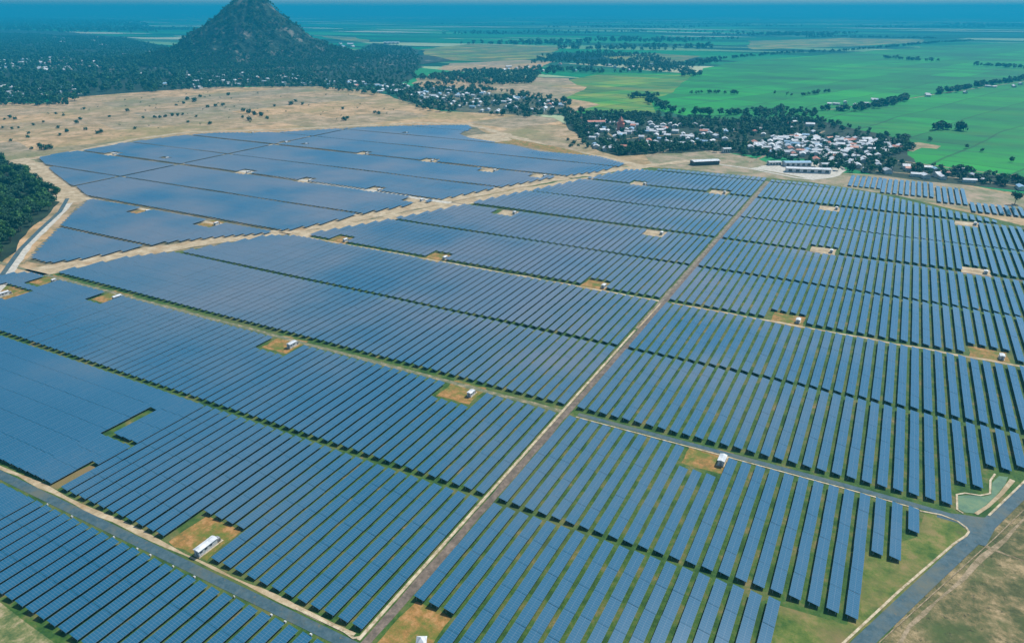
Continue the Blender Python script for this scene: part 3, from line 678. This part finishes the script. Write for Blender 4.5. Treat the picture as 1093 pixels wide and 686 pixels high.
hamlet([(0, 92), (85, 91), (90, 103), (0, 108)], 28, VL, 1.4)
hamlet([(130, 58), (160, 56), (220, 78), (215, 96), (150, 94)], 34, VL, 1.6)
hamlet([(0, 66), (50, 62), (108, 68), (106, 75), (50, 77), (0, 80)], 74, 'distant town at the far left', 2.0)
hamlet([(30, 40), (130, 42), (120, 52), (40, 50)], 8, 'distant town at the far left', 3.0, 30)
hamlet([(345, 44), (375, 48), (440, 60), (430, 66), (340, 55)], 10, 'distant buildings right of the mountain', 2.4, 12)
def house_meshes(wd, ln, roof):
    hh = 3.0+.12*wd; rh = wd*.22; a, c = wd/2, ln/2
    wl = MB(); wl.box(-a, a, -c, c, 0, hh)
    k = len(wl.v)
    for y in (-c, c): wl.quad([(-a, y, hh), (a, y, hh), (0, y, hh+rh*.93)] if y < 0 else [(a, y, hh), (-a, y, hh), (0, y, hh+rh*.93)])
    rf = MB(); e = .6
    for s_ in (-1, 1):
        p_ = [(0, -c-e, hh+rh), (0, c+e, hh+rh), (s_*(a+e), c+e, hh-rh*e/a+.0), (s_*(a+e), -c-e, hh-rh*e/a)]
        if s_ > 0: p_ = p_[::-1]
        rf.quad([(x, y, z+.14) for x, y, z in p_]); rf.quad([(x, y, z+.02) for x, y, z in p_][::-1])
        for i in range(4):
            j = (i+1) % 4; rf.quad([(*p_[i][:2], p_[i][2]+.02), (*p_[j][:2], p_[j][2]+.02), (*p_[j][:2], p_[j][2]+.14), (*p_[i][:2], p_[i][2]+.14)])
    dr = MB()
    dr.box(a+.003, a+.06, -.6, .6, 0, 2.2)
    for y in (-c*.6, c*.6): dr.box(a+.003, a+.06, y-.5, y+.5, 1.1, 2.2)
    for y in (-c*.5, c*.5): dr.box(-a-.06, -a-.003, y-.5, y+.5, 1.1, 2.2)
    return wl.mesh('wall', [M['housewall']]), rf.mesh('roof', [M['roof_'+roof]]), dr.mesh('door_and_windows', [M['darkmetal']])
hcache = {}
_d = MB(); _d.box(.003, .06, -.5, .5, 0, 2.2); DOORM = _d.mesh('door', [M['darkmetal']])
_d = MB(); _d.box(.003, .06, -.6, .6, 1.1, 2.2); WINM = _d.mesh('window', [M['darkmetal']])
def hm(wd, ln, roof):
    k = (round(wd), round(ln/2)*2, roof)
    if k not in hcache: hcache[k] = house_meshes(*k)
    return hcache[k]
HOUSES.sort(key=lambda q: -q[0])
vis = [q for q in HOUSES if q[0] > 0]; near_h = vis[:292]
hg = {}
for q in near_h:
    _, X, Y, wd, ln, rot, roof, grp = q
    root = empty('house', (X, Y, .15), rot)
    a, b_, c = hm(wd, ln, roof); wl_ = link('wall', a, root); link('roof', b_, root); hw = round(wd)/2; hl = round(ln/2)
    link('door', DOORM, wl_).location = (hw, 0, 0)
    for yy in (-.6, .6): link('window', WINM, wl_).location = (hw, yy*hl, 0)
    hg.setdefault((grp, roof), []).append((P(X, Y)[0], root))
for (grp, roof), L in hg.items():
    L.sort(key=lambda q: q[0])
    for k, (_, root) in enumerate(L):
        tag(root, '%s-roofed house in the %s, %s from left' % (roof, grp, ordw(k+1)), 'house', 'houses of the '+grp)
fm = MB()
from mathutils import Matrix
ROOFI = {'white': 1, 'grey': 2, 'blue': 3, 'red': 4}
for q in vis[292:]+[q for q in HOUSES if q[0] == 0]:
    _, X, Y, wd, ln, rot, roof, grp = q; M4 = Matrix.Translation((X, Y, .15)) @ Matrix.Rotation(rot, 4, 'Z')
    for me, mi in zip(hm(wd, ln, roof), (0, ROOFI[roof], 5)):
        k0 = len(fm.f); add_mesh(me, fm, M4)
        for i in range(k0, len(fm.f)): fm.m[i] = mi
if fm.f:
    o = link('distant_houses', fm.mesh('distant_houses', [M['housewall'], M['roof_white'], M['roof_grey'], M['roof_blue'], M['roof_red'], M['darkmetal']]))
    tag(o, 'many small pale roofs of far-off houses scattered among trees', 'houses', None, 'stuff')
# landmark buildings
def block(name, px, wd, ln, h_, rot, roof, label, cat, wall='housewall', bays=4):
    X, Y = G(*px); root = empty(name, (X, Y, .2), rot); HSPOT.append((X, Y))
    wl = MB(); wl.box(-wd/2, wd/2, -ln/2, ln/2, 0, h_); link('wall', wl.mesh('wall', [M[wall]]), root)
    rf = MB(); e = .7; rh = wd*.10
    for s_ in (-1, 1):
        p_ = [(0, -ln/2-e, h_+rh), (0, ln/2+e, h_+rh), (s_*(wd/2+e), ln/2+e, h_+.02), (s_*(wd/2+e), -ln/2-e, h_+.02)]
        if s_ > 0: p_ = p_[::-1]
        rf.quad(p_); rf.quad([(x, y, z-.015) for x, y, z in p_][::-1])
    rf.quad([(-wd/2-e, -ln/2-e, h_+.02), (wd/2+e, -ln/2-e, h_+.02), (0, -ln/2-e, h_+rh)]); rf.quad([(wd/2+e, ln/2+e, h_+.02), (-wd/2-e, ln/2+e, h_+.02), (0, ln/2+e, h_+rh)])
    link('roof', rf.mesh('roof', [M[roof]]), root)
    ww = MB(); ww.box(-wd/2-.06, -wd/2-.003, -.6, .6, .9, 2.2); wme = None
    for k in range(bays):
        for s_ in (-1, 1):
            b_ = MB(); y = -ln/2+ln*(k+.5)/bays
            b_.box(s_*(wd/2+.04)-.035, s_*(wd/2+.04)+.035, y-ln/bays*.25, y+ln/bays*.25, .9, h_*.75); link('window', b_.mesh('window', [M['darkmetal']]), root)
    tag(root, label, cat); return root
QT = YAW
block('warehouse', (752, 175.5), 12, 36, 5, QT-1.35, 'roof_white', 'long low shed with pale roof and dark side beyond the farm\'s far edge', 'shed', 'darkmetal')
block('office_building', (775, 163), 7, 11, 6, QT-1.4, 'roof_white', 'small bright white building standing alone behind the long shed', 'building')
block('substation_hall', (862, 184), 10, 52, 5, QT-1.75, 'roof_white', 'long white-roofed hall of the substation beside the village', 'building', 'whitewall', 6)
block('substation_hall', (850, 177), 12, 34, 5, QT-1.55, 'roof_blue', 'blue-grey hall of the substation behind the long white one', 'building', 'whitewall', 5)
block('storage_shed', (826, 176), 9, 16, 4, QT-1.5, 'roof_grey', 'small grey shed at the left end of the substation yard', 'shed')
block('storage_shed', (884, 178), 10, 20, 4, QT-1.5, 'roof_grey', 'grey-roofed shed at the right rear of the substation yard', 'shed')
sheet('yard', [(800, 180), (830, 174), (890, 172), (905, 182), (890, 190), (868, 192), (830, 184)], .16, M['palegravel'], 2, 15)
ribbon('road', [(745, 171), (770, 176), (800, 180), (850, 190), (868, 192), (892, 184)], 5, .18, M['palegravel'], amp=1)
block('red_roofed_hall', (636, 134), 16, 30, 7, QT-1.5, 'roof_red', 'wide pink-red roofed hall at the left end of the near village', 'building')
X, Y = G(662, 142); root = empty('red_tower', (X, Y, .2), .3); root.scale = (1.6, 1.6, 1.15); HSPOT.append((X, Y))
p_ = MB(); p_.box(-3.5, 3.5, -3.5, 3.5, 0, 13); p_.box(-2.4, 2.4, -2.4, 2.4, 13.0, 17); link('shaft', p_.mesh('shaft', [M['redpaint']]), root)
p_ = MB(); p_.cyl(0, 0, 17, 23, 3.2, .15, 4); p_.box(-4, 4, -4, 4, 12.7, 12.99); link('spire', p_.mesh('spire', [M['roof_red']]), root)
for k in range(4):
    p_ = MB(); a = k*math.pi/2; x, y = 3.53*math.cos(a), 3.53*math.sin(a); p_.box(x-.04-.8*abs(math.sin(a)), x+.04+.8*abs(math.sin(a)), y-.04-.8*abs(math.cos(a)), y+.04+.8*abs(math.cos(a)), 5, 9); link('window', p_.mesh('window', [M['darkmetal']]), root)
tag(root, 'narrow red tower with pointed roof rising from the near village', 'tower')
block('long_white_shed', (418, 47), 26, 90, 8, QT-1.5, 'roof_white', 'large white-roofed shed alone in the far fields right of the mountain', 'shed')

for L_ in ([(690, 168), (720, 158), (760, 150), (800, 152), (850, 160), (900, 166), (960, 172), (1093, 190)], [(800, 174), (830, 160), (860, 150), (880, 140)], [(600, 116), (630, 130), (660, 150), (700, 158)], [(430, 112), (480, 104), (540, 112), (600, 116)],
           [(880, 118), (950, 109), (1004, 100), (1100, 86)], [(200, 90), (260, 88), (340, 91), (430, 97)], [(900, 176), (930, 182), (1020, 190), (1093, 200), (1140, 210)], [(640, 152), (690, 146), (760, 142), (800, 140)]):
    ribbon('lane', L_, 4.5, .24, M['scrubtrack'], amp=1.5)
# ---------------------------------------------------------------- planting
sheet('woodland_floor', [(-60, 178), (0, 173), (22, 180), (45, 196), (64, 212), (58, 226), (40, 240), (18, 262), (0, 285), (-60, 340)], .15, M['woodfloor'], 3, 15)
scatter([(-90, 172), (0, 173), (20, 181), (44, 198), (62, 212), (56, 224), (38, 238), (15, 260), (-5, 282), (-90, 350)], 9.5, 1.25, 'near', 'trees of the wood at the left edge', .93)
def shrubs(lst, grp):
    for x, y, s_ in lst: plant(*G(x, y), s_, 'shrub', grp)
SH = [(48, 160, 2.0), (54, 159, 1.6), (43, 157, 1.3), (36, 134, 1.0), (30, 147, 1.0), (31, 143, .9), (62, 137, 1.1), (72, 141, 1.1), (64, 145, 1.0), (71, 140, 1), (82, 132, 1.4), (86, 128, 1.3), (92, 139, 1.1), (108, 142, 1.5), (104, 143, 1.1), (90, 117, 1), (95, 118, .8), (136, 119, 1.3), (144, 138, 1), (11, 126, 1.3), (16, 128, 1.2), (5, 128, .9), (3, 137, .9), (13, 138, .9), (20, 137, .8), (128, 134, .8),
      (165, 126, 1.2), (171, 126, 1.2), (177, 125, 1.2), (184, 124, 1.3), (190, 124, 1.2), (195, 123, 1), (201, 131, .9), (214, 133, .8), (224, 133, 1.3), (260, 119, 1.5), (266, 121, 1.9), (272, 123, 1.9), (279, 124, 1.8), (285, 127, 1.3), (266, 129, 1.5), (259, 126, 1.1), (200, 107, 1.8), (208, 109, 1.8), (196, 111, 1.3), (214, 104, 1.4), (188, 113, 1), (222, 115, 1.3), (230, 114, 1.3), (238, 113, 1.4), (244, 102, 1.6), (235, 105, 1), (247, 106, 1), (293, 114, 1.1), (311, 112, 1.8), (316, 109, 1.4), (323, 112, 1.2), (330, 113, .9), (366, 117, 1.2), (367, 129, 1.6), (371, 127, 1.2), (404, 122, 1.5), (400, 121, 1.2), (413, 122, .9), (420, 118, .8), (60, 122, 1.0), (52, 122, .9), (68, 122, .9), (160, 114, .8), (348, 102, .9), (384, 112, .9), (275, 100, 1), (300, 104, .8), (150, 110, .8)]
shrubs(SH, 'shrubs dotted over the dry pasture')
scatter([(0, 118), (100, 104), (240, 96), (340, 96), (430, 110), (440, 126), (300, 130), (150, 142), (30, 162), (0, 165)], 42, .75, 'shrub', 'shrubs dotted over the dry pasture', .20)
shrubs([(742, 151, .01)], 'x') if False else None
shrubs([(741-0, 150, 1.2)], 'shrubs dotted over the dry pasture') if False else None
plant(*G(1083, 218), 1.35, 'near', 'lone tree')
# near village trees
g1 = 'trees among the near village houses'
scatter([(600, 118), (640, 122), (700, 122), (760, 128), (840, 126), (880, 130), (965, 148), (968, 160), (950, 168), (920, 180), (880, 172), (820, 166), (760, 160), (700, 163), (660, 167), (640, 162), (622, 148), (604, 134)], 14, .95, 'far', g1, .55, (.012, -.25))
scatter([(600, 118), (625, 120), (690, 122), (745, 128), (800, 130), (870, 140), (800, 146), (700, 134), (640, 134), (628, 148), (604, 132)], 10, 1.0, 'far', g1, .6)
scatter([(690, 156), (745, 152), (800, 160), (860, 170), (905, 166), (980, 178), (1093, 192), (1150, 200), (1150, 210), (1050, 198), (960, 186), (900, 184), (850, 174), (800, 168), (740, 162)], 10, .95, 'far', g1, .62)
scatter([(640, 152), (690, 156), (745, 158), (740, 163), (700, 164), (662, 167), (645, 163)], 9, 1.0, 'far', g1, .8)
scatter([(940, 150), (965, 150), (975, 160), (955, 166), (925, 170)], 9, 1.1, 'far', g1, .85)
scatter([(616, 138), (626, 146), (634, 156), (628, 160), (618, 152)], 12, .9, 'far', g1, .7)
shrubs([(606, 150, 1.0), (612, 154, 1.4), (609, 157, 1.1), (617, 156, .8)], g1)
g2 = 'hedgerow trees between the green fields'
hedge([(640, 66), (723, 74), (735, 82), (745, 80)], 25, 9, 1.5, g2)
hedge([(700, 73), (745, 68), (767, 64), (848, 57), (892, 56), (1004, 46), (1038, 44)], 14, 12, 1.5, g2)
hedge([(600, 64), (660, 70), (720, 74), (760, 66)], 40, 7, 1.5, g2)
hedge([(875, 118), (905, 119), (946, 113), (970, 106)], 12, 5, 1.3, g2)
hedge([(1000, 101), (1048, 92), (1093, 86), (1160, 78)], 12, 6, 1.4, g2)
hedge([(941, 62), (971, 65), (1001, 66)], 12, 9, 1.5, g2, 1)
hedge([(1038, 70), (1093, 74), (1130, 77)], 12, 9, 1.5, g2, 1)
hedge([(860, 41), (900, 40), (1000, 42)], 12, 10, 1.6, g2, 1)
hedge([(994, 139), (1010, 138), (1029, 140)], 7, 3, 1.4, g2)
hedge([(740, 101), (765, 100), (787, 101)], 10, 9, 1.1, g2); hedge([(825, 101), (850, 103), (890, 99)], 12, 12, 1.1, g2)
hedge([(670, 104), (692, 105), (700, 113), (720, 121), (760, 124), (840, 119)], 12, 7, 1.3, g2)
hedge([(670, 105), (700, 104)], 14, 5, 1.4, g2)
hedge([(1000, 152), (1012, 156), (1060, 168), (1093, 176)], 14, 25, .9, g2, .6)
scatter([(800, 118), (868, 118), (880, 132), (830, 134), (790, 130)], 13, 1.1, 'far', g2, .7)
for yy, x0, x1 in ((52, 560, 740), (44, 600, 760), (36, 420, 900), (30, 480, 1090), (25, 380, 1090), (21, 300, 1000), (17, 100, 1093), (32, 0, 180), (38, 700, 860), (28, 860, 1093), (47, 480, 600)):
    for k in range(7):
        a = R.uniform(x0, x1); c = min(x1+30, a+R.uniform(40, 150)); dy = R.uniform(-1.5, 1.5)
        hedge([(a, yy+dy), (c, yy+dy+R.uniform(-1, 1.5))], 12, 26, 2.6, g2, .8)
g3 = 'trees of the villages behind the pasture'
scatter([(425, 94), (470, 88), (520, 95), (560, 102), (610, 106), (606, 124), (560, 126), (500, 122), (450, 118), (425, 108)], 15, 1.15, 'far', g3, .7, (.01, -.15))
scatter([(460, 82), (500, 76), (545, 77), (575, 80), (568, 90), (520, 92), (480, 88), (430, 84)], 14, 1.3, 'far', g3, .85)
scatter([(545, 78), (580, 60), (640, 56), (700, 60), (725, 70), (720, 78), (640, 79), (600, 78), (572, 82)], 20, 1.5, 'far', g3, .6, (.004, -.1))
scatter([(330, 86), (440, 88), (430, 104), (345, 97)], 16, 1.2, 'far', g3, .6)
g4 = 'woods around the mountain foot'
scatter([(195, 82), (245, 78), (330, 78), (350, 92), (300, 94), (240, 94), (195, 97)], 13, 1.1, 'far', g4, .7)
scatter([(-60, 36), (60, 38), (130, 42), (190, 54), (210, 70), (215, 88), (190, 100), (110, 98), (75, 110), (-60, 116)], 27, 1.75, 'far', g4, .85, (.003, -.30))
scatter([(180, 60), (260, 76), (340, 72), (400, 48), (440, 52), (452, 66), (440, 84), (400, 88), (330, 84), (230, 82), (190, 88)], 22, 1.25, 'far', g4, .8)
scatter([(0, 103), (72, 104), (72, 113), (0, 113)], 14, 1.2, 'far', g4, .8)
scatter([(0, 20), (150, 24), (170, 36), (60, 36), (0, 34)], 90, 4.0, 'far', g4, .5)
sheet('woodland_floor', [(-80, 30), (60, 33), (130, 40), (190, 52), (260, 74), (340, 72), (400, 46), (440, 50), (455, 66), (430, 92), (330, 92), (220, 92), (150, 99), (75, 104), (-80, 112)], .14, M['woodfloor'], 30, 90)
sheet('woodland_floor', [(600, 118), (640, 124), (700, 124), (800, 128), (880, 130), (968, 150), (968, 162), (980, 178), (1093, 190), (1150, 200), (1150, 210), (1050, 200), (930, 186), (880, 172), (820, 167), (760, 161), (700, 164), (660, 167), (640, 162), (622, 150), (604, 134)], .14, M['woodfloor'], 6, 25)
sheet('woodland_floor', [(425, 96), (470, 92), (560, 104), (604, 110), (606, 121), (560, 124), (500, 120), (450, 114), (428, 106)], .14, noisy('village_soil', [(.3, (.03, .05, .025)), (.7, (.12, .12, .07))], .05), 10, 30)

for k in range(9000):
    a, d = R.uniform(0, 6.283), 470*math.sqrt(R.random()); X, Y = MC[0]+d*math.cos(a), MC[1]+d*math.sin(a)
    if noise.noise(Vector((X*.02, Y*.02, 4))) > .05 and d < 260: continue
    if (X-MC[0])*math.sin(YAW)*-1+(Y-MC[1])*math.cos(YAW) > 120: continue
    TREES.append((0, X, Y, R.uniform(.55, 1.15), R.uniform(0, 6.28), 'far', g4))
TREES.sort(key=lambda q: -q[0])
SETS = {'near': NEAR, 'shrub': SHRUB, 'far': FAR}
indiv = [q for q in TREES if q[0] > 0][:298]; ids = set(map(id, indiv)); restt = [q for q in TREES if id(q) not in ids]
tg = {}
for q in indiv:
    sz, X, Y, sc, rot, kind, grp = q
    trunk, crown = SETS[kind][R.randrange(len(SETS[kind]))]
    root = empty('shrub' if kind == 'shrub' else 'tree', (X, Y, .1+theight(X, Y)), rot); root.scale = (sc, sc, sc*R.uniform(.8, 1.15))
    link('trunk', trunk, root); link('crown', crown, root)
    tg.setdefault((grp, kind), []).append((P(X, Y)[0], sc, root))
KIND = {'near': 'dense green tree', 'shrub': 'dark shrub', 'far': 'bushy dark green tree'}
for (grp, kind), L in tg.items():
    L.sort(key=lambda q: q[0])
    for k, (_, sc, root) in enumerate(L):
        if grp == 'lone tree': tag(root, 'lone round dark tree at the right edge beside the panel annex', 'tree'); continue
        place = {'trees of the wood at the left edge': 'in the wood at the left edge', 'shrubs dotted over the dry pasture': 'on the dry pasture', g1: 'among the near village houses', g2: 'in the hedgerows', g3: 'in the village behind the pasture', g4: 'in the mountain-foot woods'}[grp]
        tag(root, '%s %s %s, %s from left' % ('broad' if sc > 1.2 else 'smaller', KIND[kind], place, ordw(k+1)), 'shrub' if kind == 'shrub' else 'tree', grp)
# everything beyond: one mass of crowns, built as arrays
FA = [arr(t) for t in FAR]; SA = [arr(t) for t in SHRUB]
chunks = []
for sz, X, Y, sc, rot, kind, grp in restt:
    va, nf = R.choice(SA if kind == 'shrub' else FA)
    if sz < 5 and len(va) > 200:                      # thin out leaf faces of the smallest trees
        va = va[:200]
    c, s_ = math.cos(rot), math.sin(rot)
    v_ = va*sc; v2 = np.empty_like(v_); v2[:, 0] = v_[:, 0]*c-v_[:, 1]*s_+X; v2[:, 1] = v_[:, 0]*s_+v_[:, 1]*c+Y; v2[:, 2] = v_[:, 2]*.95+theight(X, Y)
    chunks.append(v2)
VA = np.concatenate(chunks).astype(np.float32); nq = len(VA)//4
me = bpy.data.meshes.new('woodland'); me.vertices.add(nq*4); me.vertices.foreach_set('co', VA.ravel())
me.loops.add(nq*4); me.loops.foreach_set('vertex_index', np.arange(nq*4, dtype=np.int32)); me.polygons.add(nq)
me.polygons.foreach_set('loop_start', np.arange(0, nq*4, 4, dtype=np.int32)); me.polygons.foreach_set('loop_total', np.full(nq, 4, dtype=np.int32))
me.materials.append(M['leafmix']); me.update(calc_edges=True); me.validate()
tag(link('woodland', me), 'dark blue-green woods and tree belts far behind the solar farm', 'woodland', None, 'stuff')
_l = [o['label'] for o in bpy.data.objects if 'label' in o]; _b = [q for q in _l if len(q.replace('-', ' ').split()) > 15]
print('long', len(_b), _b[::25], 'dups', len(_l)-len(set(_l)))
print('rows', len(seen), len(rest), 'houses', len(HOUSES), 'trees', len(TREES), 'leaf quads', nq)

# ---------------------------------------------------------------- haze
mb = MB(); mb.box(-BIG-200, BIG+200, -BIG-200, BIG+200, -1.5, 300)
m = bpy.data.materials.new('haze_air'); m.use_nodes = True; n = m.node_tree; n.nodes.clear()
out = n.nodes.new('ShaderNodeOutputMaterial'); pv = n.nodes.new('ShaderNodeVolumePrincipled')
pv.inputs['Color'].default_value = (.020, .45, .70, 1); pv.inputs['Density'].default_value = .00017; pv.inputs['Anisotropy'].default_value = 0.1
n.links.new(pv.outputs[0], out.inputs['Volume'])
o = link('haze', mb.mesh('haze', [m])); tag(o, 'pale blue haze thickening with distance over the plain', 'haze', None, 'stuff')
